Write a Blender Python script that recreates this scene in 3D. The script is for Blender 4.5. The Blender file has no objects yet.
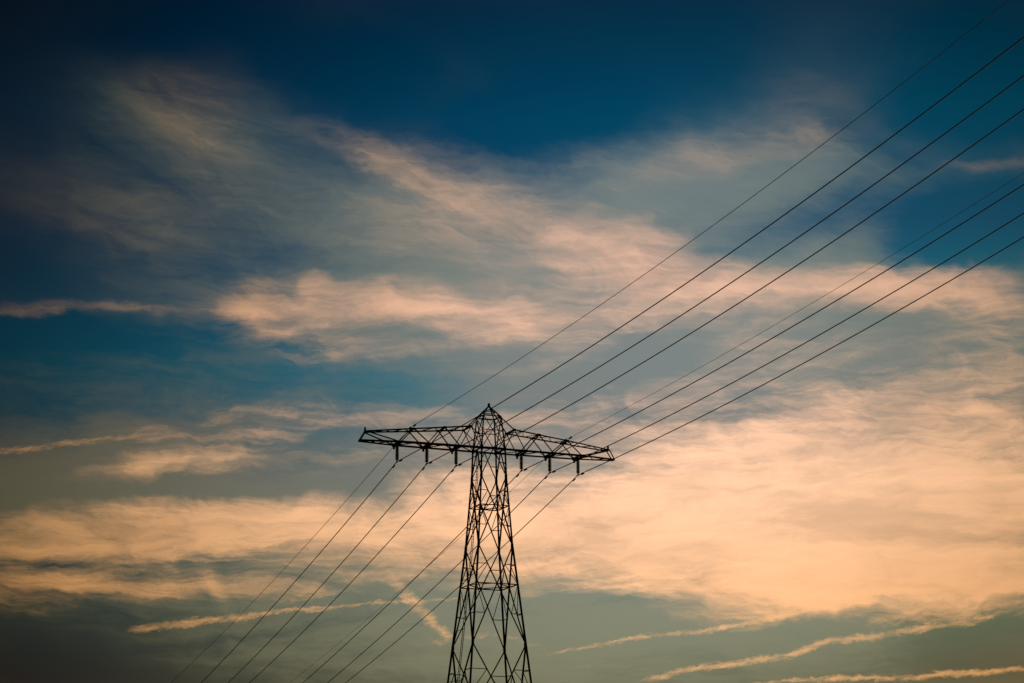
import bpy, bmesh, math
from mathutils import Vector, Matrix
SC = bpy.context.scene
R = math.radians
# ------------------------------------------------------------------ camera
cd = bpy.data.cameras.new('camera'); cam = bpy.data.objects.new('camera', cd); SC.collection.objects.link(cam)
cd.sensor_width = 36.0; cd.lens = 85.0; cd.clip_end = 30000
cam.matrix_world = Matrix.Translation((0, 0, 1.65)) @ Matrix.Rotation(R(103.9212), 4, 'X') @ Matrix.Rotation(-0.00240, 4, 'Z')
SC.camera = cam
def s2l(*c): return tuple(((x/255)/12.92 if x < 10.3 else ((x/255+0.055)/1.055)**2.4) for x in c)
VIGNETTE = (3.184, 10.425, 15.815, 14.581, 1.0, 1.127, 1.565, 1.001, 1.48, 1.495)  # vignette put into the sky colour: centre, widths, falloff, channel exponents
# colour ramps over elevation 4..24 degrees
TINT = [(0.0, (0.22, 0.32, 0.4)), (0.1, (0.1106, 0.1833, 0.2898)), (0.175, (0.1089, 0.2599, 0.3905)), (0.36, (0.1163, 0.4832, 0.8499)), (0.46, (0.0416, 0.5777, 1.0497)), (0.63, (0.0293, 0.3271, 0.8589)), (0.76, (0.0044, 0.3909, 0.9374)), (0.87, (0.0018, 0.3019, 0.7666)), (1.0, (0.001, 0.15, 0.55))]
VEILCOL = [(0.0, (0.2667, 0.2579, 0.141)), (0.2, (0.2963, 0.2928, 0.2169)), (0.4, (0.2446, 0.2256, 0.2096)), (0.6, (0.2852, 0.3175, 0.2903)), (0.8, (0.1804, 0.2795, 0.3663)), (1.0, (0.1708, 0.1716, 0.216))]
BRIGHTCOL = [(0.0, (1.0636, 0.4851, 0.1274)), (0.15, (1.092, 0.5727, 0.2686)), (0.35, (1.1684, 0.6936, 0.4367)), (0.6, (0.9153, 0.5562, 0.4217)), (0.8, (0.76, 0.5413, 0.3978)), (1.0, (0.4557, 0.3422, 0.2962))]
GREYCOL = [(0.0, (0.6594, 0.3299, 0.0918)), (0.15, (0.677, 0.3894, 0.1934)), (0.35, (0.7244, 0.4717, 0.3144)), (0.6, (0.5675, 0.3782, 0.3036)), (0.8, (0.4712, 0.3681, 0.2864)), (1.0, (0.2825, 0.2327, 0.2132))]
TRAILCOL = [(0.0, s2l(278, 205, 130)), (0.3, s2l(268, 206, 155)), (1.0, s2l(235, 195, 160))]
VK, BK = 2.6, 4.1
VEIL = [  # azimuth, elevation, half-width, half-height (degrees), tilt, weight
    (-6.44, 16.59, 6.59, 2.61, -18, 0.411),
    (-10.8, 16.77, 3.66, 2.13, -5, 0.244),
    (-9.45, 19.17, 2.68, 1.07, -20, 0.251),
    (-4.0, 17.12, 4.88, 1.42, -27, 0.508),
    (3.18, 17.71, 5.61, 1.18, 3, 0.813),
    (6.41, 18.33, 3.91, 1.42, 15, 0.435),
    (10.05, 17.81, 3.91, 0.66, 0, 0.385),
    (8.2, 20.35, 2.93, 1.18, 15, 0.113),
    (2.16, 14.89, 7.32, 2.13, -5, 0.995),
    (0.19, 11.35, 13.67, 2.13, 0, 0.59),
    (-5.07, 9.2, 12.2, 2.13, 0, 0.847),
    (8.13, 11.93, 10.25, 4.03, 0, 1.05),
    (-9.37, 10.76, 4.88, 1.42, 5, 0.629),
    (-10.86, 12.81, 2.93, 0.47, 0, 0.271),
    (0.17, 6.88, 21.97, 1.66, 0, 0.612),
    (9.46, 15.39, 4.64, 1.18, 0, 0.364),
    (-3.93, 12.63, 3.66, 0.71, 0, 0.076),
    (-11.71, 20.65, 2.07, 1.14, 0, -0.154),
    (-8.53, 20.83, 2.07, 1.14, 0, -0.085),
    (11.16, 20.64, 2.07, 1.14, 0, -0.126),
    (-11.62, 18.93, 2.07, 1.14, 0, -0.221),
    (-5.27, 19.21, 2.07, 1.14, 0, 0.198),
    (-2.04, 19.27, 2.07, 1.14, 0, 0.248),
    (1.21, 19.27, 2.07, 1.14, 0, -0.182),
    (7.66, 19.1, 2.07, 1.14, 0, -0.148),
    (11.07, 18.91, 2.07, 1.14, 0, -0.292),
    (-11.54, 17.2, 2.07, 1.14, 0, -0.09),
    (-5.23, 17.45, 2.07, 1.14, 0, -0.288),
    (-2.02, 17.5, 2.07, 1.14, 0, 0.199),
    (1.2, 17.5, 2.07, 1.14, 0, 0.125),
    (7.6, 17.34, 2.07, 1.14, 0, 0.164),
    (10.98, 17.18, 2.07, 1.14, 0, -0.12),
    (-11.47, 15.69, 2.07, 1.14, 0, -0.172),
    (-5.2, 15.92, 2.07, 1.14, 0, -0.126),
    (-2.01, 15.97, 2.07, 1.14, 0, -0.236),
    (1.19, 15.96, 2.07, 1.14, 0, 0.104),
    (7.55, 15.82, 2.07, 1.14, 0, 0.383),
    (10.9, 15.67, 2.07, 1.14, 0, -0.466),
    (-8.3, 14.07, 2.07, 1.14, 0, 0.203),
    (-5.17, 14.15, 2.07, 1.14, 0, 0.342),
    (-2.0, 14.19, 2.07, 1.14, 0, 0.327),
    (10.82, 13.93, 2.07, 1.14, 0, 0.254),
    (-11.31, 12.33, 2.07, 1.14, 0, 0.129),
    (-8.25, 12.43, 2.07, 1.14, 0, 0.361),
    (-1.99, 12.53, 2.07, 1.14, 0, -0.419),
    (10.74, 12.3, 2.07, 1.14, 0, 0.094),
    (-11.24, 10.7, 2.07, 1.14, 0, 0.177),
    (-8.19, 10.79, 2.07, 1.14, 0, 0.13),
    (-5.1, 10.85, 2.07, 1.14, 0, -0.374),
    (-11.17, 9.2, 2.07, 1.14, 0, 0.144),
    (-5.07, 9.32, 2.07, 1.14, 0, 0.18),
    (-11.1, 7.7, 2.07, 1.14, 0, -0.307),
    (-8.09, 7.76, 2.07, 1.14, 0, -0.212),
    (-5.04, 7.8, 2.07, 1.14, 0, -0.081),
    (-1.96, 7.82, 2.07, 1.14, 0, 0.161),
    (7.27, 7.74, 2.07, 1.14, 0, 0.109),
    (10.52, 7.66, 2.07, 1.14, 0, -0.2),
    (-11.04, 6.33, 2.07, 1.14, 0, -0.461),
    (-8.05, 6.37, 2.07, 1.14, 0, -0.268),
    (-1.96, 6.42, 2.07, 1.14, 0, 0.211),
    (1.12, 6.41, 2.07, 1.14, 0, 0.557),
    (4.18, 6.39, 2.07, 1.14, 0, 0.306),
    (7.22, 6.35, 2.07, 1.14, 0, 0.491),
    (10.45, 6.29, 2.07, 1.14, 0, -0.408),
]
BRIGHT = [  # azimuth, elevation, half-width, half-height (degrees), tilt, weight
    (-7.86, 19.24, 1.46, 1.3, -20, 0.298),
    (-8.74, 19.78, 1.46, 0.62, -20, 0.091),
    (-9.86, 17.29, 2.93, 0.57, -8, 0.083),
    (-10.19, 16.45, 1.95, 0.28, -12, 0.173),
    (-6.72, 17.88, 2.2, 0.85, -30, 0.068),
    (-2.02, 17.26, 3.17, 0.76, -24, -0.167),
    (-3.02, 18.08, 2.44, 0.43, -24, 0.504),
    (-0.04, 16.8, 2.93, 0.81, -20, 0.098),
    (2.17, 16.19, 3.17, 1.0, -10, 0.724),
    (0.81, 15.09, 2.44, 0.47, 4, 0.263),
    (-1.77, 16.32, 2.44, 0.38, -8, -0.068),
    (4.14, 16.27, 1.46, 0.38, -18, 0.318),
    (-6.2, 14.84, 0.88, 0.52, 50, 0.47),
    (-4.75, 15.27, 0.68, 0.43, -60, 0.5),
    (-5.42, 14.57, 1.71, 0.38, -4, 0.467),
    (-3.11, 14.89, 1.46, 0.52, -12, 0.621),
    (-1.52, 14.48, 2.68, 0.43, -6, 0.698),
    (-5.89, 14.02, 1.12, 0.33, -35, 0.4),
    (-0.29, 14.15, 2.2, 0.38, 10, 0.345),
    (-4.19, 13.74, 2.44, 0.33, -6, 0.231),
    (-1.76, 13.72, 2.2, 0.24, 6, -0.086),
    (-9.75, 14.49, 3.42, 0.12, -1, 0.33),
    (-11.64, 14.36, 1.46, 0.09, 0, 0.25),
    (4.43, 18.15, 1.71, 0.43, 12, 0.412),
    (5.53, 17.65, 1.22, 0.47, -25, 0.212),
    (2.7, 18.42, 1.95, 0.24, 4, 0.163),
    (1.45, 17.92, 1.46, 0.24, -8, 0.068),
    (6.65, 18.32, 1.95, 0.33, 10, 0.294),
    (11.61, 17.72, 1.46, 0.14, 3, 0.308),
    (9.57, 17.95, 1.46, 0.19, 5, 0.2),
    (4.62, 15.56, 3.42, 0.71, -6, 0.244),
    (6.8, 15.19, 3.42, 0.62, -6, 0.457),
    (10.16, 14.94, 2.68, 0.57, -8, 0.684),
    (11.79, 14.46, 1.46, 0.62, -25, 0.315),
    (3.13, 14.64, 2.2, 0.38, 10, 0.409),
    (1.17, 13.6, 1.46, 0.33, 20, 0.306),
    (9.41, 14.34, 2.68, 0.24, 4, -0.134),
    (5.93, 10.22, 8.05, 2.49, 0, 1.0),
    (9.2, 9.32, 5.13, 2.01, 0, 1.121),
    (2.58, 10.15, 5.13, 1.42, 2, 0.57),
    (8.84, 12.02, 4.64, 0.81, 0, 0.147),
    (1.16, 12.29, 1.95, 0.43, 15, 0.523),
    (11.21, 12.28, 2.2, 1.18, 0, 0.516),
    (11.51, 13.66, 1.46, 0.81, 0, 0.319),
    (-4.84, 9.49, 5.37, 0.57, 3, 0.52),
    (-1.74, 9.89, 3.42, 0.66, 5, 0.118),
    (-1.97, 8.85, 2.68, 0.47, -2, 0.609),
    (-10.02, 9.58, 3.42, 0.62, -3, 0.453),
    (-9.37, 10.71, 3.17, 0.38, 8, 0.698),
    (-7.02, 11.33, 2.2, 0.24, 12, 0.348),
    (-10.99, 7.7, 1.95, 0.62, 0, 0.362),
    (-6.47, 8.25, 2.93, 0.14, -4, -0.101),
    (-9.27, 8.11, 2.93, 0.17, 2, 0.456),
    (-10.69, 8.91, 2.2, 0.24, 3, 0.258),
    (-3.92, 11.81, 3.66, 0.33, 5, 0.068),
    (-8.45, 11.3, 3.42, 0.62, 10, 0.211),
    (-4.89, 12.08, 3.66, 0.47, 8, 0.341),
    (-10.29, 10.27, 2.68, 0.52, 6, -0.389),
    (-2.7, 10.87, 2.44, 0.28, 4, -0.361),
    (-6.77, 10.82, 1.46, 0.14, 6, 0.115),
    (10.07, 7.91, 3.42, 0.43, 5, 0.786),
    (6.81, 8.1, 2.93, 0.33, -2, 0.226),
    (-8.53, 20.83, 2.07, 1.14, 0, -0.113),
    (-2.05, 21.02, 2.07, 1.14, 0, -0.106),
    (1.23, 21.02, 2.07, 1.14, 0, -0.108),
    (4.49, 20.96, 2.07, 1.14, 0, -0.11),
    (11.16, 20.64, 2.07, 1.14, 0, -0.117),
    (-2.04, 19.27, 2.07, 1.14, 0, 0.099),
    (1.21, 19.27, 2.07, 1.14, 0, -0.194),
    (4.45, 19.21, 2.07, 1.14, 0, -0.095),
    (7.66, 19.1, 2.07, 1.14, 0, 0.176),
    (11.07, 18.91, 2.07, 1.14, 0, -0.229),
    (-5.23, 17.45, 2.07, 1.14, 0, -0.12),
    (-2.02, 17.5, 2.07, 1.14, 0, 0.37),
    (4.41, 17.45, 2.07, 1.14, 0, -0.147),
    (7.6, 17.34, 2.07, 1.14, 0, -0.163),
    (-11.47, 15.69, 2.07, 1.14, 0, -0.081),
    (-5.2, 15.92, 2.07, 1.14, 0, -0.163),
    (-2.01, 15.97, 2.07, 1.14, 0, 0.322),
    (1.19, 15.96, 2.07, 1.14, 0, -0.151),
    (-5.17, 14.15, 2.07, 1.14, 0, 0.306),
    (-2.0, 14.19, 2.07, 1.14, 0, -0.09),
    (1.17, 14.19, 2.07, 1.14, 0, 0.249),
    (4.34, 14.14, 2.07, 1.14, 0, 0.277),
    (-8.25, 12.43, 2.07, 1.14, 0, 0.33),
    (-1.99, 12.53, 2.07, 1.14, 0, -0.146),
    (1.16, 12.53, 2.07, 1.14, 0, -0.161),
    (4.31, 12.49, 2.07, 1.14, 0, -0.108),
    (7.43, 12.42, 2.07, 1.14, 0, 0.087),
    (-11.24, 10.7, 2.07, 1.14, 0, -0.723),
    (-5.1, 10.85, 2.07, 1.14, 0, -0.173),
    (-1.98, 10.88, 2.07, 1.14, 0, -0.19),
    (1.15, 10.87, 2.07, 1.14, 0, -0.649),
    (4.27, 10.84, 2.07, 1.14, 0, 0.112),
    (10.66, 10.67, 2.07, 1.14, 0, 0.225),
    (-11.17, 9.2, 2.07, 1.14, 0, 0.471),
    (-8.14, 9.27, 2.07, 1.14, 0, 0.803),
    (-5.07, 9.32, 2.07, 1.14, 0, 0.356),
    (1.14, 9.34, 2.07, 1.14, 0, 0.33),
    (4.24, 9.31, 2.07, 1.14, 0, 0.106),
    (10.59, 9.16, 2.07, 1.14, 0, 0.205),
    (-11.1, 7.7, 2.07, 1.14, 0, 0.317),
    (-8.09, 7.76, 2.07, 1.14, 0, 0.109),
    (-5.04, 7.8, 2.07, 1.14, 0, 0.501),
    (1.13, 7.81, 2.07, 1.14, 0, -0.201),
    (4.21, 7.79, 2.07, 1.14, 0, 0.166),
    (7.27, 7.74, 2.07, 1.14, 0, -0.137),
    (10.52, 7.66, 2.07, 1.14, 0, 0.314),
    (4.18, 6.39, 2.07, 1.14, 0, 0.243),
    (10.45, 6.29, 2.07, 1.14, 0, -0.37),
]
HOLE = [  # azimuth, elevation, half-width, half-height (degrees), tilt, weight
    (2.87, 13.34, 2.2, 0.52, 20, 0.516),
    (1.41, 13.83, 1.22, 0.33, 25, 0.187),
    (9.39, 13.71, 3.66, 0.47, 0, -0.091),
    (6.51, 13.74, 1.95, 0.43, 0, -0.154),
    (-7.35, 10.29, 1.71, 0.28, 2, 0.701),
    (-5.09, 10.43, 1.71, 0.21, -2, 0.4),
    (-6.68, 11.88, 2.44, 0.28, 6, 0.404),
    (-4.63, 11.21, 2.2, 0.28, 0, -0.225),
    (1.18, 15.37, 1.22, 0.24, -5, 0.35),
    (-3.49, 15.71, 2.68, 0.28, -6, 0.391),
    (-4.45, 14.87, 0.24, 0.28, 0, 0.2),
    (-6.71, 8.67, 2.68, 0.26, 3, 0.282),
    (-9.17, 8.67, 1.46, 0.33, 10, -0.135),
    (-9.48, 7.39, 2.93, 0.52, -5, 0.521),
    (5.02, 12.01, 2.2, 0.38, 14, 0.382),
    (8.34, 11.45, 2.2, 0.28, 6, 0.2),
    (3.02, 7.43, 3.42, 0.57, -2, 0.747),
    (8.19, 7.4, 2.68, 0.31, 9, 0.718),
    (-0.78, 7.68, 2.93, 0.33, 0, 0.4),
    (-3.15, 7.53, 4.39, 0.43, 2, 0.747),
    (4.41, 6.2, 11.23, 0.85, 1, 1.17),
    (-6.19, 6.51, 8.3, 1.04, 0, 1.306),
    (10.24, 6.52, 3.42, 0.43, 3, 0.559),
    (-8.96, 12.52, 5.61, 1.14, 0, 0.406),
    (7.09, 16.78, 2.93, 0.71, 20, 0.668),
    (10.7, 16.38, 3.17, 0.83, 0, 0.4),
    (4.4, 16.98, 1.46, 0.24, 25, 0.128),
    (-1.99, 12.89, 4.88, 0.38, -4, 0.334),
]
BLUE = [  # azimuth, elevation, half-width, half-height (degrees), tilt, weight
    (-8.73, 12.7, 5.61, 1.09, -2, 0.533),
    (-10.91, 13.86, 3.42, 0.38, 0, 0.514),
    (-2.28, 19.26, 4.88, 1.07, -27, 0.52),
    (1.21, 18.91, 2.93, 0.52, 0, 0.351),
    (7.09, 16.66, 2.68, 0.71, 22, 0.741),
    (10.93, 16.14, 3.42, 0.95, 5, 0.633),
    (-4.47, 15.82, 2.93, 0.33, -4, 0.194),
    (-6.66, 15.53, 2.2, 0.47, 0, 0.136),
    (-1.99, 12.89, 3.91, 0.38, -4, 0.058),
]
TRAIL = [  # azimuth, elevation, half-width, half-height (degrees), tilt, weight
    (-8.62, 7.09, 0.79, 0.17, 4.6, 0.8),
    (-7.61, 7.22, 1.08, 0.17, 8.0, 1.02),
    (-6.33, 7.41, 1.29, 0.14, 7.6, 1.0),
    (-4.8, 7.59, 1.5, 0.11, 4.9, 0.88),
    (-3.09, 7.73, 1.61, 0.08, 3.8, 0.7),
    (-1.49, 7.83, 1.28, 0.07, 2.9, 0.47),
    (-5.14, 7.84, 0.69, 0.18, 8.9, 0.42),
    (-4.37, 7.98, 0.72, 0.17, 12.0, 0.4),
    (-3.06, 8.56, 0.43, 0.28, -53.1, 0.45),
    (-2.73, 8.17, 0.51, 0.28, -48.4, 0.65),
    (-2.34, 7.75, 0.51, 0.3, -48.4, 0.8),
    (-1.96, 7.35, 0.48, 0.27, -45.0, 0.9),
    (-1.6, 7.02, 0.39, 0.2, -40.6, 0.8),
    (-1.75, 6.84, 0.39, 0.13, -12.5, 0.45),
    (-0.78, 6.97, 0.85, 0.13, 1.4, 0.43),
    (0.23, 6.84, 0.99, 0.12, -14.9, 0.35),
    (1.41, 6.65, 1.19, 0.08, 10.3, 0.62),
    (2.78, 6.88, 1.3, 0.1, 10.4, 0.72),
    (4.14, 7.07, 1.18, 0.1, 6.2, 0.68),
    (5.08, 7.16, 1.2, 0.12, 11.3, 0.82),
    (6.62, 7.46, 1.64, 0.15, 12.8, 1.08),
    (8.21, 7.78, 1.31, 0.15, 12.2, 1.05),
    (9.38, 8.01, 0.88, 0.13, 12.7, 0.8),
    (1.82, 6.27, 1.28, 0.07, -3.8, 0.25),
    (3.47, 6.0, 0.89, 0.15, 16.7, 0.75),
    (4.59, 6.21, 1.18, 0.15, 7.3, 0.95),
    (5.88, 6.38, 1.19, 0.14, 9.3, 1.0),
    (7.0, 6.64, 0.91, 0.15, 20.6, 1.0),
    (8.17, 6.85, 1.29, 0.16, 4.8, 0.95),
    (9.57, 6.99, 1.3, 0.16, 8.5, 0.93),
    (10.9, 7.21, 1.21, 0.15, 13.3, 0.77),
    (5.46, 5.79, 2.36, 0.08, 4.7, 0.85),
    (7.91, 5.91, 2.14, 0.11, 2.9, 1.07),
    (10.67, 5.98, 2.99, 0.13, 2.5, 1.15),
    (-11.72, 11.17, 1.29, 0.14, 7.6, 0.8),
    (-10.45, 11.37, 1.07, 0.14, 5.7, 0.75),
    (-9.05, 11.55, 1.5, 0.12, 5.7, 0.55),
    (1.13, 8.04, 1.29, 0.08, 4.8, 0.33),
    (2.62, 8.14, 1.39, 0.08, 4.4, 0.38),
]
# ------------------------------------------------------------------ dusk sky: Nishita air, cirrus veils and contrails by direction
SUN_EL, SUN_AZ = 3.0, 24.0
w = bpy.data.worlds.new("World"); SC.world = w; w.use_nodes = True
NT = w.node_tree; BG = NT.nodes['Background']
def nd(t, **kw):
    n = NT.nodes.new(t)
    for k, v in kw.items(): setattr(n, k, v)
    return n
def put(s, v):
    if isinstance(v, bpy.types.NodeSocket): NT.links.new(v, s)
    elif v is not None: s.default_value = v
def mth(op, a, b=None, c=None, clamp=False):
    n = nd('ShaderNodeMath', operation=op); n.use_clamp = clamp
    for i, v in enumerate((a, b, c)): put(n.inputs[i], v)
    return n.outputs[0]
def vec(op, a, b=None, c=None):
    n = nd('ShaderNodeVectorMath', operation=op)
    for i, v in enumerate((a, b, c)):
        if v is not None: put(n.inputs[i], v)
    return n.outputs[0]
def scl(a, s):
    n = nd('ShaderNodeVectorMath', operation='SCALE'); put(n.inputs[0], a); put(n.inputs['Scale'], s); return n.outputs[0]
def step(x, lo, hi, a=0.0, b=1.0):
    n = nd('ShaderNodeMapRange', interpolation_type='SMOOTHSTEP')
    put(n.inputs[0], x); put(n.inputs[1], lo); put(n.inputs[2], hi); put(n.inputs[3], a); put(n.inputs[4], b)
    return n.outputs[0]
def lin(x, lo, hi, a=0.0, b=1.0):
    n = nd('ShaderNodeMapRange')
    put(n.inputs[0], x); put(n.inputs[1], lo); put(n.inputs[2], hi); put(n.inputs[3], a); put(n.inputs[4], b)
    return n.outputs[0]
def place(v, loc=(0, 0, 0), rot=0.0, scale=(1, 1, 1)):
    n = nd('ShaderNodeMapping', vector_type='TEXTURE'); put(n.inputs[0], v)
    n.inputs['Location'].default_value = loc; n.inputs['Rotation'].default_value = (0, 0, R(rot)); n.inputs['Scale'].default_value = scale
    return n.outputs[0]
def noise(v, scale, detail=8.0, rough=0.55, dist=0.0, color=False):
    n = nd('ShaderNodeTexNoise', noise_dimensions='2D'); put(n.inputs['Vector'], v)
    n.inputs['Scale'].default_value = scale; n.inputs['Detail'].default_value = detail
    n.inputs['Roughness'].default_value = rough; n.inputs['Distortion'].default_value = dist
    return n.outputs['Color' if color else 'Fac']
def mixc(f, a, b):
    n = nd('ShaderNodeMix', data_type='RGBA'); put(n.inputs[0], f); put(n.inputs[6], a); put(n.inputs[7], b); return n.outputs[2]
def ramp(x, stops):
    n = nd('ShaderNodeValToRGB'); put(n.inputs[0], x); cr = n.color_ramp
    while len(cr.elements) < len(stops): cr.elements.new(0.5)
    for e, (p, c) in zip(cr.elements, stops): e.position = p; e.color = tuple(c)+(1,)
    return n.outputs[0]
def s2l(*c): return tuple(((x/255)/12.92 if x < 10.3 else ((x/255+0.055)/1.055)**2.4) for x in c)
def spin(v, deg):                                  # v turned by -deg about the view of the sky
    if deg == 0: return v
    c, s = math.cos(R(deg)), math.sin(R(deg))
    cb = nd('ShaderNodeCombineXYZ')
    for i, k in enumerate(((c, s, 0), (-s, c, 0))):
        n = nd('ShaderNodeVectorMath', operation='DOT_PRODUCT'); put(n.inputs[0], v); n.inputs[1].default_value = k
        NT.links.new(n.outputs['Value'], cb.inputs[i])
    return cb.outputs[0]
def field(v, blobs, grow=1.65, turned=None):
    """Sum of soft elliptical patches; each node waits for the sum before it, which keeps the shader stack small."""
    tot = None
    for a, e, rx, ry, rot, wt in blobs:
        if turned is not None:
            q = round(rot/6.0)*6
            if q not in turned: turned[q] = spin(v, q)
            c, s = math.cos(R(q)), math.sin(R(q)); sx, sy = rx*grow, ry*grow
            off = (-(c*a+s*e)/sx, -(-s*a+c*e)/sy, 0)
            if tot is not None: off = vec('MULTIPLY_ADD', tot, (1e-9, 0, 0), off)
            p = vec('MULTIPLY_ADD', turned[q], (1/sx, 1/sy, 0), off)
        else:
            p = place(v if tot is None else vec('MULTIPLY_ADD', tot, (1e-9, 0, 0), v), (a, e, 0), rot, (rx*grow, ry*grow, 1))
        g = nd('ShaderNodeTexGradient', gradient_type='SPHERICAL')
        NT.links.new(p, g.inputs[0])
        s = step(g.outputs['Fac'], 0.0, 1.0)
        tot = mth('MULTIPLY', s, wt) if tot is None else mth('MULTIPLY_ADD', s, wt, tot)
    return tot

tc = nd('ShaderNodeTexCoord'); sep = nd('ShaderNodeSeparateXYZ'); NT.links.new(tc.outputs['Generated'], sep.inputs[0])
DEG = 57.29578
az = mth('MULTIPLY', mth('ARCTAN2', sep.outputs[0], sep.outputs[1]), DEG)
el = mth('MULTIPLY', mth('ARCSINE', sep.outputs[2]), DEG)
cmb = nd('ShaderNodeCombineXYZ'); NT.links.new(az, cmb.inputs[0]); NT.links.new(el, cmb.inputs[1])
P = cmb.outputs[0]

# wind shear: domain warp at three scales, then fibres that lean differently high and low in the sky
wa = vec('SUBTRACT', noise(place(P, (3, 7, 0), -14, (1.6, 1.0, 1)), 0.45, 3, 0.5, 0, True), (0.5, 0.5, 0.5))
wb = vec('SUBTRACT', noise(place(P, (9, 1, 0), -10, (1.8, 1.0, 1)), 1.5, 5, 0.6, 0, True), (0.5, 0.5, 0.5))
Q = vec('MULTIPLY_ADD', wa, (1.3, 0.7, 0), P)
Q = vec('MULTIPLY_ADD', wb, (0.75, 0.42, 0), Q)
hi = step(el, 13.5, 17.5)
S = vec('MULTIPLY_ADD', wb, (0.9, 0.35, 0), P)
fh = noise(place(S, (0, 0, 0), -19, (7.5, 1.6, 1)), 1.0, 9, 0.68, 0.5)       # upper cirrus, combed down to the right
fl = noise(place(S, (2, 0, 0), 5, (8.0, 1.25, 1)), 1.0, 9, 0.68, 0.5)         # lower layer, nearly level
fc = noise(place(Q, (4, 2, 0), -8, (2.6, 1.2, 1)), 1.0, 8, 0.62, 0.9)           # curls and tufts
ff = noise(place(S, (1, 5, 0), -3, (3.0, 0.34, 1)), 1.0, 7, 0.66, 0.5)          # fine flat streaks
fm = nd('ShaderNodeMix', data_type='FLOAT'); put(fm.inputs[0], hi); put(fm.inputs[2], fl); put(fm.inputs[3], fh)
fib = mth('ADD', mth('MULTIPLY', fm.outputs[0], 0.50), mth('ADD', mth('MULTIPLY', fc, 0.27), mth('MULTIPLY', ff, 0.23)))
fz = mth('SUBTRACT', fib, 0.5)

turned = {}
veil = field(Q, VEIL, turned=turned); bright = field(Q, BRIGHT, turned=turned); hole = field(Q, HOLE, turned=turned); blue = field(Q, BLUE, turned=turned)
vd = mth('SUBTRACT', veil, mth('MULTIPLY', blue, 0.75))
va = step(mth('MULTIPLY_ADD', mth('MULTIPLY', fz, step(veil, 0.0, 0.45)), lin(el, 12.0, 18.0, VK, VK*0.55), vd), -0.1, 1.3)
bd = mth('SUBTRACT', bright, hole)
bd = mth('SUBTRACT', bd, mth('MULTIPLY', blue, 0.3))
ba = step(mth('MULTIPLY_ADD', mth('MULTIPLY', fz, mth('MAXIMUM', step(bright, 0.0, 0.45), step(veil, 0.25, 0.75, 0.0, 0.65))), lin(el, 12.0, 18.0, BK, BK*0.5), bd), -0.12, 1.4)

# contrails: little sheared, with tufted edges and broken cores
wt_ = vec('SUBTRACT', noise(P, 6.0, 4, 0.7, 0, True), (0.5, 0.5, 0.5))
wt2 = vec('SUBTRACT', noise(P, 0.7, 3, 0.5, 0, True), (0.5, 0.5, 0.5))
T = vec('MULTIPLY_ADD', wt_, (0.16, 0.15, 0), P)
T = vec('MULTIPLY_ADD', wt2, (0.2, 0.16, 0), T)
tr = field(T, TRAIL, 1.02)
tn = noise(place(P, (0, 0, 0), 10, (2.4, 0.5, 1)), 5.0, 6, 0.7, 0.3)
ta = step(mth('MULTIPLY_ADD', mth('SUBTRACT', tn, 0.5), 1.5, mth('MULTIPLY', tr, 0.78)), 0.04, 1.25)
ta = mth('MULTIPLY', ta, step(tr, 0.0, 0.35))

# clear air
sky = nd('ShaderNodeTexSky', sky_type='NISHITA'); sky.sun_disc = False
sky.sun_elevation = R(SUN_EL); sky.sun_rotation = R(SUN_AZ); sky.dust_density = 1.0
et = lin(el, 4.0, 24.0)
tint = ramp(et, TINT)
air0 = vec('MULTIPLY', sky.outputs[0], tint)
vcol = ramp(et, VEILCOL)
bcol = ramp(et, BRIGHTCOL)
# lens vignette painted into the sky: air and clouds darken towards the corners
ln = nd('ShaderNodeVectorMath', operation='LENGTH'); NT.links.new(place(P, (VIGNETTE[0], VIGNETTE[1], 0), 0, (VIGNETTE[2], VIGNETTE[3], 1)), ln.inputs[0])
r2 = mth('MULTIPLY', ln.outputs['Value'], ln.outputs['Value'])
M = mth('POWER', 2.71828, mth('MULTIPLY', r2, -VIGNETTE[4]))
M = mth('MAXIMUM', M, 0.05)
def fall(*ex):                                     # the vignette darkens green and blue sooner than red
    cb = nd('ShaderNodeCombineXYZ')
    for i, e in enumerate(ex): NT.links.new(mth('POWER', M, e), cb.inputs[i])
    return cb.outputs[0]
MC = fall(1.0, VIGNETTE[5], VIGNETTE[6])
air = vec('MULTIPLY', air0, fall(*VIGNETTE[7:10]))
# small scale brightness variation inside the cloud
big = noise(place(S, (6, 3, 0), 3, (4.0, 0.9, 1)), 0.8, 5, 0.55, 0.2)
grey = step(mth('ADD', big, mth('MULTIPLY', fz, -0.8)), 0.40, 0.72)               # where the sheet is thick it goes mauve grey
bc = mixc(mth('MULTIPLY', grey, 0.55), bcol, ramp(et, GREYCOL))
shade = mth('MULTIPLY_ADD', fz, 0.7, 1.0)
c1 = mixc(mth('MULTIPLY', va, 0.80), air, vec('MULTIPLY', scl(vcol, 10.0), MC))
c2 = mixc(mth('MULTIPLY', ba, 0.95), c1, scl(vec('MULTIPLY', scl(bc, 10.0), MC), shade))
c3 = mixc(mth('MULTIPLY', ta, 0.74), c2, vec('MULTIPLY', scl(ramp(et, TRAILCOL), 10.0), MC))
NT.links.new(c3, BG.inputs['Color']); BG.inputs['Strength'].default_value = 0.1
w.cycles.sampling_method = 'MANUAL'; w.cycles.sample_map_resolution = 512

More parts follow.
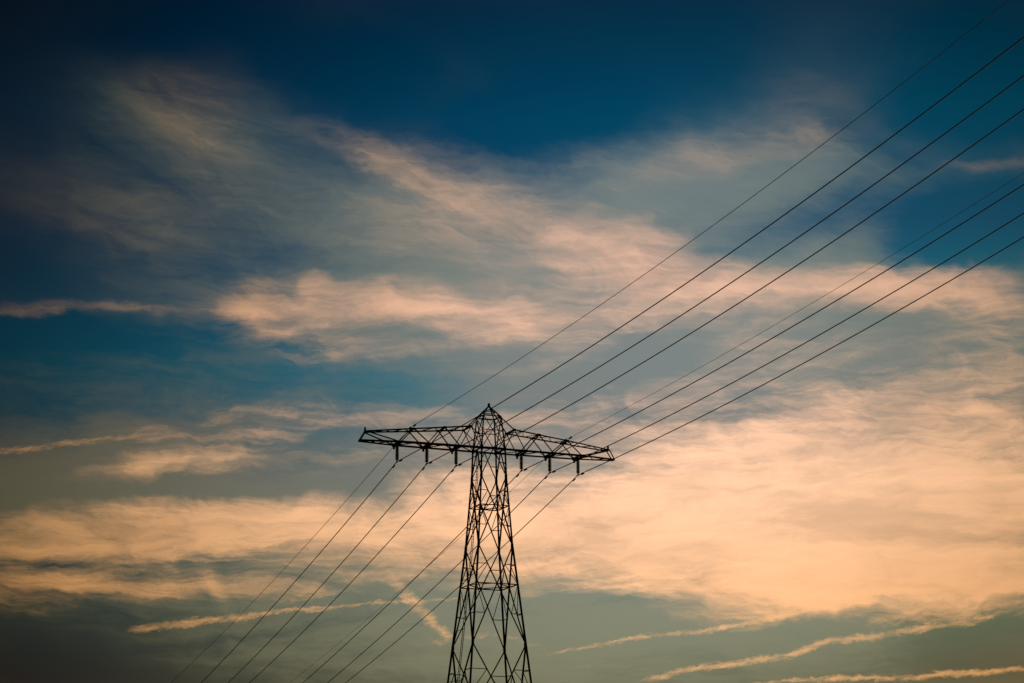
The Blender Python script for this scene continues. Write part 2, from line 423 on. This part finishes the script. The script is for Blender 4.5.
# ------------------------------------------------------------------ sun: just below the frame to the right, behind the pylon
sd = bpy.data.lights.new('sun', 'SUN'); sd.energy = 2.0; sd.angle = R(0.5); sd.color = (1.0, 0.72, 0.45)
so = bpy.data.objects.new('sun', sd); SC.collection.objects.link(so)
sv = Vector((math.sin(R(SUN_AZ))*math.cos(R(SUN_EL)), math.cos(R(SUN_AZ))*math.cos(R(SUN_EL)), math.sin(R(SUN_EL))))
so.rotation_euler = (-sv).to_track_quat('-Z', 'Y').to_euler(); so.location = (60, 0, 80)
SC.cycles.use_adaptive_sampling = True; SC.cycles.adaptive_threshold = 0.01; SC.cycles.adaptive_min_samples = 10
SC.cycles.max_bounces = 3; SC.cycles.caustics_reflective = False
SC.view_settings.view_transform = 'Standard'; SC.view_settings.look = 'None'
SC.view_settings.exposure = 0.0; SC.view_settings.gamma = 1.0

# ------------------------------------------------------------------ survey of the pylon and its line (metres, radians)
U = 2.4
PHI = 0.38245
X0, Y0 = -2.3655, 240.0000
INS = (9.8100, 6.6636, 3.5401)
EARTH_P, EARTH_Z = 8.4484, 51.5392
DEL_F, DEL_N = -0.05980, 0.03580
R_COND, R_EARTH1, R_EARTH2 = 0.045, 0.025, 0.018
FAR = {'c1': (-0.152073, 0.000588, -1e-06), 'c2': (-0.163044, 0.000736, 8e-06), 'c3': (-0.163155, 0.000817, 1.6e-05), 'c4': (-0.156224, 0.000609, -4e-06), 'c5': (-0.163081, 0.000734, 6e-06), 'c6': (-0.155713, 0.000705, 6e-06), 'e1': (-0.131227, 0.000528, -3e-06), 'e2': (-0.128794, 0.000436, -3e-06)}
NEAR = {'c1': (0.017206, 0.00122, -7e-06), 'c2': (0.01376, 0.001304, -9e-06), 'c3': (0.01656, 0.001276, -1.8e-05), 'c4': (0.018877, 0.001153, -4e-06), 'c5': (0.014262, 0.001275, -1.7e-05), 'c6': (0.018427, 0.001231, -7e-06), 'e1': (0.029204, 0.001076, -0.0), 'e2': (0.032157, 0.000944, -0.0)}
# ------------------------------------------------------------------ helpers
def material(name, col, rough=0.6, metal=0.0, var=0.35, scale=3.0, spec=0.3):
    m = bpy.data.materials.new(name); m.use_nodes = True
    nt = m.node_tree; b = nt.nodes['Principled BSDF']
    tc = nt.nodes.new('ShaderNodeTexCoord')
    n = nt.nodes.new('ShaderNodeTexNoise'); n.inputs['Scale'].default_value = scale
    n.inputs['Detail'].default_value = 6
    r = nt.nodes.new('ShaderNodeValToRGB')
    r.color_ramp.elements[0].position = 0.3; r.color_ramp.elements[1].position = 0.72
    r.color_ramp.elements[0].color = tuple(c*(1-var) for c in col)+(1,)
    r.color_ramp.elements[1].color = tuple(min(1, c*(1+var)) for c in col)+(1,)
    nt.links.new(tc.outputs['Object'], n.inputs['Vector'])
    nt.links.new(n.outputs['Fac'], r.inputs['Fac'])
    nt.links.new(r.outputs['Color'], b.inputs['Base Color'])
    b.inputs['Roughness'].default_value = rough
    b.inputs['Metallic'].default_value = metal
    b.inputs['Specular IOR Level'].default_value = spec
    return m

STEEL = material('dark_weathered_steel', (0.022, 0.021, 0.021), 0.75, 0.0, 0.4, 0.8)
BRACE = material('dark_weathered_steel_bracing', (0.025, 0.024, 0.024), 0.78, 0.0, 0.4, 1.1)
GLAZE = material('brown_glazed_porcelain', (0.016, 0.011, 0.009), 0.4, 0.0, 0.25, 5.0)
CABLE = material('weathered_aluminium_cable', (0.030, 0.030, 0.031), 0.7, 0.0, 0.3, 0.5)
FITTING = material('dark_cast_fittings', (0.022, 0.022, 0.022), 0.65, 0.0, 0.3, 6.0)
CONCRETE = material('footing_concrete', (0.28, 0.27, 0.25), 0.9, 0.0, 0.2, 2.0)

def obj(name, bm, mat, parent=None):
    me = bpy.data.meshes.new(name)
    bmesh.ops.recalc_face_normals(bm, faces=bm.faces)
    bm.to_mesh(me); bm.free(); me.materials.append(mat)
    o = bpy.data.objects.new(name, me); SC.collection.objects.link(o)
    if parent: o.parent = parent
    return o

def thing(name, label, cat, loc=(0, 0, 0), rz=0.0, group=None):
    o = bpy.data.objects.new(name, None); SC.collection.objects.link(o)
    o.location = loc; o.rotation_euler = (0, 0, rz)
    o['label'] = label; o['category'] = cat
    if group: o['group'] = group
    return o

def angle_bar(bm, a, b, w, t=None, flip=1):
    """A rolled steel angle (L section) from a to b."""
    a = Vector(a); b = Vector(b); d = b-a
    if d.length < 1e-6: return
    d.normalize()
    up = Vector((0, 0, 1)) if abs(d.z) < 0.95 else Vector((1, 0, 0))
    x = d.cross(up).normalized()*flip; y = x.cross(d).normalized()
    if abs(d.z) >= 0.6:                                  # legs and braces: turn the heel 45 degrees
        x, y = (x+y).normalized(), (y-x).normalized()
    t = t or w*0.22
    o = -w*0.36
    pr = [(0, 0), (w, 0), (w, t), (t, t), (t, w), (0, w)]
    rings = []
    for p in (a, b):
        rings.append([bm.verts.new(p + x*(o+u) + y*(o+v)) for u, v in pr])
    for i in range(6):
        j = (i+1) % 6
        bm.faces.new((rings[0][i], rings[0][j], rings[1][j], rings[1][i]))
    bm.faces.new(rings[0][::-1]); bm.faces.new(rings[1])

def box(bm, c, sx, sy, sz):
    c = Vector(c)
    v = [bm.verts.new(c+Vector((i*sx/2, j*sy/2, k*sz/2))) for i in (-1, 1) for j in (-1, 1) for k in (-1, 1)]
    for f in ((0, 1, 3, 2), (4, 6, 7, 5), (0, 4, 5, 1), (2, 3, 7, 6), (0, 2, 6, 4), (1, 5, 7, 3)):
        bm.faces.new([v[i] for i in f])

def tube(bm, pts, rads, n=8):
    rings = []
    for i, p in enumerate(pts):
        p = Vector(p)
        d = (Vector(pts[min(i+1, len(pts)-1)])-Vector(pts[max(i-1, 0)])).normalized()
        up = Vector((0, 0, 1)) if abs(d.z) < 0.95 else Vector((1, 0, 0))
        x = d.cross(up).normalized(); y = x.cross(d)
        r = rads[i] if hasattr(rads, '__len__') else rads
        rings.append([bm.verts.new(p+x*(r*math.cos(2*math.pi*k/n))+y*(r*math.sin(2*math.pi*k/n))) for k in range(n)])
    for a, b in zip(rings, rings[1:]):
        for k in range(n):
            bm.faces.new((a[k], a[(k+1) % n], b[(k+1) % n], b[k]))
    bm.faces.new(rings[0][::-1]); bm.faces.new(rings[-1])

def lathe(bm, prof, n=14, base=(0, 0, 0)):
    base = Vector(base); rings = []
    for r, z in prof:
        rings.append([bm.verts.new(base+Vector((r*math.cos(2*math.pi*k/n), r*math.sin(2*math.pi*k/n), z))) for k in range(n)])
    for a, b in zip(rings, rings[1:]):
        for k in range(n):
            bm.faces.new((a[k], a[(k+1) % n], b[(k+1) % n], b[k]))
    bm.faces.new(rings[0][::-1]); bm.faces.new(rings[-1])

def lerp(a, b, t): return tuple(a[i]+(b[i]-a[i])*t for i in range(3))

# ------------------------------------------------------------------ the ground (below the frame)
bm = bmesh.new()
N = 24; L = 9000.0
vs = [[None]*(N+1) for _ in range(N+1)]
for i in range(N+1):
    for j in range(N+1):
        u = (i/N*2-1); v = (j/N*2-1)
        vs[i][j] = bm.verts.new((math.copysign(abs(u)**2.2, u)*L, math.copysign(abs(v)**2.2, v)*L, 0))
for i in range(N):
    for j in range(N):
        bm.faces.new((vs[i][j], vs[i+1][j], vs[i+1][j+1], vs[i][j+1]))
GRASS = material('dusk_meadow', (0.045, 0.06, 0.025), 0.95, 0.0, 0.5, 0.6)
g = obj('ground', bm, GRASS); g['kind'] = 'structure'

# ------------------------------------------------------------------ the pylon
EYE = 1.65
def Z(u): return EYE + U*u                        # height above the ground of a survey height
pylon = thing('transmission_pylon', 'tall dark lattice steel pylon with one long crossarm and a pointed top', 'pylon',
              (X0, Y0, 0), PHI)
# local frame: x along the crossarm, y along the line (positive = away from the viewer)
LEV = [(-EYE/U, 2.43), (6.55, 1.702), (11.804, 1.173), (15.935, 0.757), (18.879, 0.561), (20.06, 0.525), (21.48, 0.395)]
def half(u):
    for (a, ha), (b, hb) in zip(LEV, LEV[1:]):
        if u <= b: return U*(ha+(hb-ha)*(u-a)/(b-a))
    return U*LEV[-1][1]
CORN = [(-1, -1), (1, -1), (1, 1), (-1, 1)]       # near-left, near-right, far-right, far-left
def corner(k, u):
    h = half(u); return (CORN[k][0]*h, CORN[k][1]*h, Z(u))
WLEG = 0.17
for k in range(4):
    bm = bmesh.new()
    for (a, _), (b, _) in zip(LEV, LEV[1:]):
        w = 0.24 if a < 6 else (0.21 if a < 15 else (0.18 if a < 20 else 0.15))
        angle_bar(bm, corner(k, a), corner(k, b), w)
    # gusset plates where the bracing meets the leg
    for u in (6.55, 11.804, 15.935, 18.879, 20.06):
        c = corner(k, u)
        box(bm, (c[0]*0.985, c[1]*0.985, c[2]), 0.22, 0.22, 0.40)
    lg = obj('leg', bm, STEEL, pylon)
    bm = bmesh.new(); c = corner(k, LEV[0][0])
    lathe(bm, [(0.55, -0.3), (0.5, 0.25), (0.42, 0.35)], 16, (c[0], c[1], 0.0))
    obj('footing', bm, CONCRETE, lg)

def face_pt(k, u, t):                              # point on face k (between corner k and k+1) at height u
    return lerp(corner(k, u), corner((k+1) % 4, u), t)
W1, W2 = 0.132, 0.072
for k in range(4):
    bm = bmesh.new(); k2 = (k+1) % 4
    # crossed diagonals of the long panels, with their short secondary struts
    for (lo, hi) in ((6.55, 11.804), (11.804, 15.935), (15.935, 18.879)):
        wd = W1 if lo > 11 else 0.14
        angle_bar(bm, corner(k, hi), corner(k2, lo), wd)
        angle_bar(bm, corner(k2, hi), corner(k, lo), wd, None, -1)
        hh, hl = half(hi), half(lo)
        xz = hi-(hi-lo)*hh/(hh+hl)                # where the diagonals cross
        for (za, zb) in ((hi, xz), (lo, xz)):
            zm = (za+zb)/2
            for (ka, kb) in ((k, k2), (k2, k)):
                # midpoint of the diagonal nearer this leg
                ctr = lerp(corner(k, xz), corner(k2, xz), 0.5)
                md = lerp(corner(ka, za), ctr, 0.5)
                angle_bar(bm, corner(ka, zm), md, W2)
                angle_bar(bm, corner(ka, xz), md, W2)
    # inverted V under the crossarm, X above it, V bottom panel
    top = face_pt(k, 20.06, 0.5)
    for kk in (k, k2):
        angle_bar(bm, corner(kk, 18.879), top, 0.105)
        q = lerp(corner(kk, 18.879), top, 0.5)
        angle_bar(bm, corner(kk, 19.47), q, W2)
    mid = face_pt(k, 6.55, 0.5)
    for kk in (k, k2):
        angle_bar(bm, corner(kk, LEV[0][0]+0.15), mid, 0.14)
        for t in (0.35, 0.68):
            q = lerp(corner(kk, LEV[0][0]+0.15), mid, t)
            uq = (q[2]-EYE)/U
            angle_bar(bm, corner(kk, uq), q, W2+0.02)
            angle_bar(bm, corner(kk, uq-1.2 if t < .5 else uq-1.6), q, W2+0.02)
    angle_bar(bm, corner(k, 6.55), corner(k2, 6.55), 0.13)
    angle_bar(bm, corner(k, 20.06), corner(k2, 21.48), 0.085)
    angle_bar(bm, corner(k2, 20.06), corner(k, 21.48), 0.085, None, -1)
    for u, w in ((20.06, 0.14), (20.86, 0.07), (21.48, 0.13)):
        angle_bar(bm, corner(k, u), corner(k2, u), w)
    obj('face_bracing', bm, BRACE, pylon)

# horizontal diaphragm frames where the diagonals cross
for u in (17.63, 14.30):
    bm = bmesh.new()
    for k in range(4):
        angle_bar(bm, corner(k, u), corner((k+1) % 4, u), 0.10)
        angle_bar(bm, face_pt(k, u+0.02, 0.5), face_pt((k+1) % 4, u+0.02, 0.5), 0.085)
    obj('diaphragm', bm, BRACE, pylon)

# pointed head: inner pyramid, its rings, and the stay bars to the crossarm
APEX = (0, 0, Z(21.98))
bm = bmesh.new()
for k in range(4):
    c = corner(k, 21.48)
    angle_bar(bm, c, APEX, 0.10)
    for t in (0.42,):
        angle_bar(bm, lerp(c, APEX, t), lerp(corner((k+1) % 4, 21.48), APEX, t), 0.08)
box(bm, (0, 0, Z(22.0)), 0.2, 0.2, 0.42)
obj('peak', bm, STEEL, pylon)

P_T3, W_T3, Z_T3 = 0.974*U, 0.4527*U, Z(20.934)
P_TIPT, W_TIP, Z_TIPT = 5.50*U, 0.15*U, Z(20.45)
P_TIPB, Z_CH = 5.745*U, Z(20.05)
def top_pt(p, s):
    t = (p-P_T3)/(P_TIPT-P_T3)
    return (p, s*(W_T3+(W_TIP-W_T3)*max(0, t)**1.5), Z_T3+(Z_TIPT-Z_T3)*t)
P1, P2, P3 = INS
def bot_pt(p, s):
    if p < P1: w = U*0.51+(U*0.41-U*0.51)*p/P1
    else: w = U*0.41+(U*0.12-U*0.41)*(p-P1)/(P_TIPB-P1)
    return (p, s*w, Z_CH)
T2, T1 = (P2+P3)/2, EARTH_P*0.985
for side in (-1, 1):
    def mir(v): return (v[0]*side, v[1], v[2])
    arm = obj('crossarm', (lambda b: b)(bmesh.new()), BRACE, pylon)
    bm = bmesh.new()
    def bar(a, b, w, f=1): angle_bar(bm, mir(a), mir(b), w, None, f)
    for s in (-1, 1):
        # web diagonals of each side face
        bar(top_pt(P_T3, s), bot_pt(P3, s), 0.095)
        bar(top_pt(P_T3, s), bot_pt(half(20.06), s), 0.095)
        bar(top_pt(P_T3, s), (half(20.5), s*half(20.5), Z(20.5)), 0.09)
        bar(bot_pt(P3, s), top_pt(T2, s), 0.13)
        bar(top_pt(T2, s), bot_pt(P2, s), 0.115)
        bar(bot_pt(P2, s), top_pt(T1, s), 0.13)
        bar(top_pt(T1, s), bot_pt(P1, s), 0.115)
        bar(bot_pt(P1, s), top_pt(P_TIPT, s), 0.11)
        bar(top_pt(P_TIPT, s), bot_pt(P_TIPB, s), 0.12)
        # end gussets
        for p in (T1, T2, P_T3):
            c = mir(top_pt(p, s)); box(bm, c, 0.32, 0.10, 0.24)
        for p in (P1, P2, P3):
            c = mir(bot_pt(p, s)); box(bm, c, 0.4, 0.12, 0.28)
        # short drop bracket under the far chord at each insulator beam
    for p in (P1, P2, P3):
        c = bot_pt(p, 1); box(bm, mir((c[0], c[1], c[2]-0.22)), 0.18, 0.14, 0.34)
    # plan lacing of the top and bottom planes
    def zigzag(fn, p0, p1, n, w):
        s = 1
        for i in range(n):
            a = p0+(p1-p0)*i/n; b = p0+(p1-p0)*(i+1)/n
            bar(fn(a, s), fn(b, -s), w); s = -s
    zigzag(top_pt, P_T3, T2, 3, 0.07); zigzag(top_pt, T2, T1, 3, 0.07); zigzag(top_pt, T1, P_TIPT, 5, 0.075)
    zigzag(bot_pt, half(20.06), P3, 1, 0.08); zigzag(bot_pt, P3, P2, 2, 0.09); zigzag(bot_pt, P2, P1, 2, 0.09)
    zigzag(bot_pt, P1, P_TIPB, 4, 0.085)
    for p in (T1, T2, P_T3): bar(top_pt(p, -1), top_pt(p, 1), 0.14 if p == P_T3 else 0.12)
    for p in (P1, P2, P3):
        bar(bot_pt(p-0.2, -1), bot_pt(p-0.2, 1), 0.14); bar(bot_pt(p+0.2, -1), bot_pt(p+0.2, 1), 0.14, -1)
    bar(top_pt(P_TIPT, -1), top_pt(P_TIPT, 1), 0.13); bar(bot_pt(P_TIPB, -1), bot_pt(P_TIPB, 1), 0.13)
    # stubs: little upright on the tip
    box(bm, mir((P_TIPT, 0, Z_TIPT+0.22)), 0.16, 0.16, 0.44)
    bmesh.ops.recalc_face_normals(bm, faces=bm.faces)
    bm.to_mesh(arm.data); bm.free()
    for s in (-1, 1):
        bm = bmesh.new()
        bar(top_pt(P_T3, s), top_pt(T1, s), 0.14); bar(top_pt(T1, s), top_pt(P_TIPT, s), 0.13)
        obj('top_chord', bm, STEEL, arm)
        bm = bmesh.new()
        w = 0.22 if s < 0 else 0.17
        st = half(20.06) if side < 0 else -half(20.06)
        bar(bot_pt(half(20.06) if side > 0 else -half(20.06)*0.98, s), bot_pt(P1, s), w)
        bar(bot_pt(P1, s), bot_pt(P_TIPB, s), w*0.8)
        obj('bottom_chord', bm, STEEL, arm)
        bm = bmesh.new()
        bar(APEX, top_pt(P_T3, s), 0.13)
        obj('stay_bar', bm, STEEL, arm)
    # upright that carries the earth wire
    bm = bmesh.new()
    zt = top_pt(T1, 1)[2]
    box(bm, mir((EARTH_P, 0, (zt+EARTH_Z)/2)), 0.16, 0.16, EARTH_Z-zt+0.1)
    bar(top_pt(T1-0.25, -1), (EARTH_P, 0, EARTH_Z-0.05), 0.09); bar(top_pt(T1-0.25, 1), (EARTH_P, 0, EARTH_Z-0.05), 0.09)
    obj('earth_wire_peak', bm, STEEL, arm)

# climbing ladder inside the left face
bm = bmesh.new()
def lad(u, d):
    a, b = corner(0, u), corner(3, u)
    c = lerp(b, a, 0.40)
    ln = Vector(a)-Vector(b); ln.normalize()
    return (c[0]+0.16, c[1]+ln.y*d, c[2])
zs = [LEV[0][0]+1.2]+[l[0] for l in LEV[1:5]]+[19.95]
for d in (-0.22, 0.22):
    for a, b in zip(zs, zs[1:]): angle_bar(bm, lad(a, d), lad(b, d), 0.065)
u = zs[0]
while u < 19.9:
    tube(bm, [lad(u, -0.22), lad(u, 0.22)], 0.022, 5); u += 0.30/U
for i in range(9):
    u = 2+i*2.1
    if u < 19.5: angle_bar(bm, lad(u, 0), lerp(corner(3, u), corner(0, u), 0.02), 0.05)
obj('ladder', bm, BRACE, pylon)

# ------------------------------------------------------------------ insulators
def loc2world(p, q, z):
    c, s = math.cos(PHI), math.sin(PHI)
    return Vector((X0+p*c-q*s, Y0+p*s+q*c, z))
names_ = ['outermost on the left arm',
          'in the middle of the left arm',
          'on the left arm, just left of the tower body',
          'on the right arm, just right of the tower body',
          'in the middle of the right arm',
          'outermost on the right arm']
ITOP = Z(20.0); ICL = Z(19.290)
def insulator(label, p):
    base = loc2world(p, 0, ITOP)
    t = thing('insulator', 'dark ribbed insulator string '+label, 'insulator', base, PHI, 'insulators hanging under the crossarm')
    bm = bmesh.new()
    Ls = ITOP-ICL
    n = 11; z0 = -0.10; z1 = -(Ls-0.16); st = (z1-z0)/n
    prof = [(0.035, z0+0.05)]
    for i in range(n):
        z = z0+i*st
        prof += [(0.10, z), (0.190, z+st*0.30), (0.195, z+st*0.62), (0.12, z+st*0.72), (0.09, z+st*0.98)]
    prof += [(0.035, z1-0.05)]
    obj('disc_string', bm if not lathe(bm, prof, 16) else bm, GLAZE, t)
    bm = bmesh.new(); tube(bm, [(0, 0, 0.16), (0, 0, -0.08)], 0.035, 8); box(bm, (0, 0, 0.06), 0.14, 0.09, 0.12)
    obj('hanger', bm, FITTING, t)
    bm = bmesh.new()
    box(bm, (0, 0, -Ls+0.09), 0.08, 0.10, 0.16)
    tube(bm, [(0, -0.30, -Ls-0.015), (0, -0.15, -Ls+0.0), (0, 0, -Ls+0.01), (0, 0.15, -Ls-0.005), (0, 0.30, -Ls-0.055)], [0.05, .075, .085, .075, .05], 8)
    obj('clamp', bm, FITTING, t)
    return t
offs = [-P1, -P2, -P3, P3, P2, P1]
for lb, p in zip(names_, offs): insulator(lb, p)

# ------------------------------------------------------------------ the wires
def wire(name, label, group, p, z0, far, near, r, damper):
    base = loc2world(p, 0, z0)
    o = thing(name, label, 'power line', base, 0, group)
    def path(S, prm, dl, smax):
        al, be, dd = prm
        ang = PHI+dl+dd; ux, uy = -math.sin(ang), math.cos(ang)
        out = []; n = 110
        for i in range(n+1):
            s = smax*(i/n)**1.15
            out.append(Vector((S*s*U*ux, S*s*U*uy, U*(al*s+be*s*s))))
        return out
    f = path(1, far, DEL_F, 205); nr = path(-1, near, DEL_N, 112)
    pts = nr[::-1]+f[1:]
    bm = bmesh.new(); tube(bm, pts, r, 7)
    obj('cable', bm, CABLE, o)
    for pt, on in ((nr, damper[0]), (f, damper[1])):
        if not on: continue
        # vibration damper: clamp, messenger and two weights under the cable
        acc = 0; i = 0
        tgt = on
        d = (pt[3]-pt[0]).normalized()
        c = d*tgt
        bm = bmesh.new()
        dn = Vector((0, 0, -0.10))
        box(bm, c+dn*0.5, 0.07, 0.07, 0.22)
        tube(bm, [c-d*0.26+dn, c+d*0.26+dn], 0.02, 6)
        for e in (-1, 1):
            tube(bm, [c+d*(e*0.14)+dn, c+d*(e*0.18)+dn, c+d*(e*0.27)+dn, c+d*(e*0.31)+dn], [0.05, 0.085, 0.085, 0.05], 8)
        obj('vibration_damper', bm, FITTING, o)
    return o
cl = ['outer conductor clamped under the leftmost insulator, dipping away to the lower left',
      'conductor clamped under the middle insulator of the left arm',
      'conductor clamped under the insulator just left of the tower body',
      'conductor clamped under the insulator just right of the tower body',
      'conductor clamped under the middle insulator of the right arm',
      'outer conductor clamped under the rightmost insulator, lowest line at the right edge']
for i in range(6):
    k = 'c%d' % (i+1)
    wire('conductor', 'thick black '+cl[i], 'conductors crossing the sky', offs[i], ICL, FAR[k], NEAR[k], R_COND, (1.05, 1.2))
wire('earth_wire', 'thin earth wire above the left arm, topmost line in the upper right', 'earth wires', -EARTH_P, EARTH_Z, FAR['e1'], NEAR['e1'], R_EARTH1, (1.2, 0))
wire('earth_wire', 'thin faint earth wire leaving the little peak on the right arm', 'earth wires', EARTH_P, EARTH_Z, FAR['e2'], NEAR['e2'], R_EARTH2, (1.2, 0))
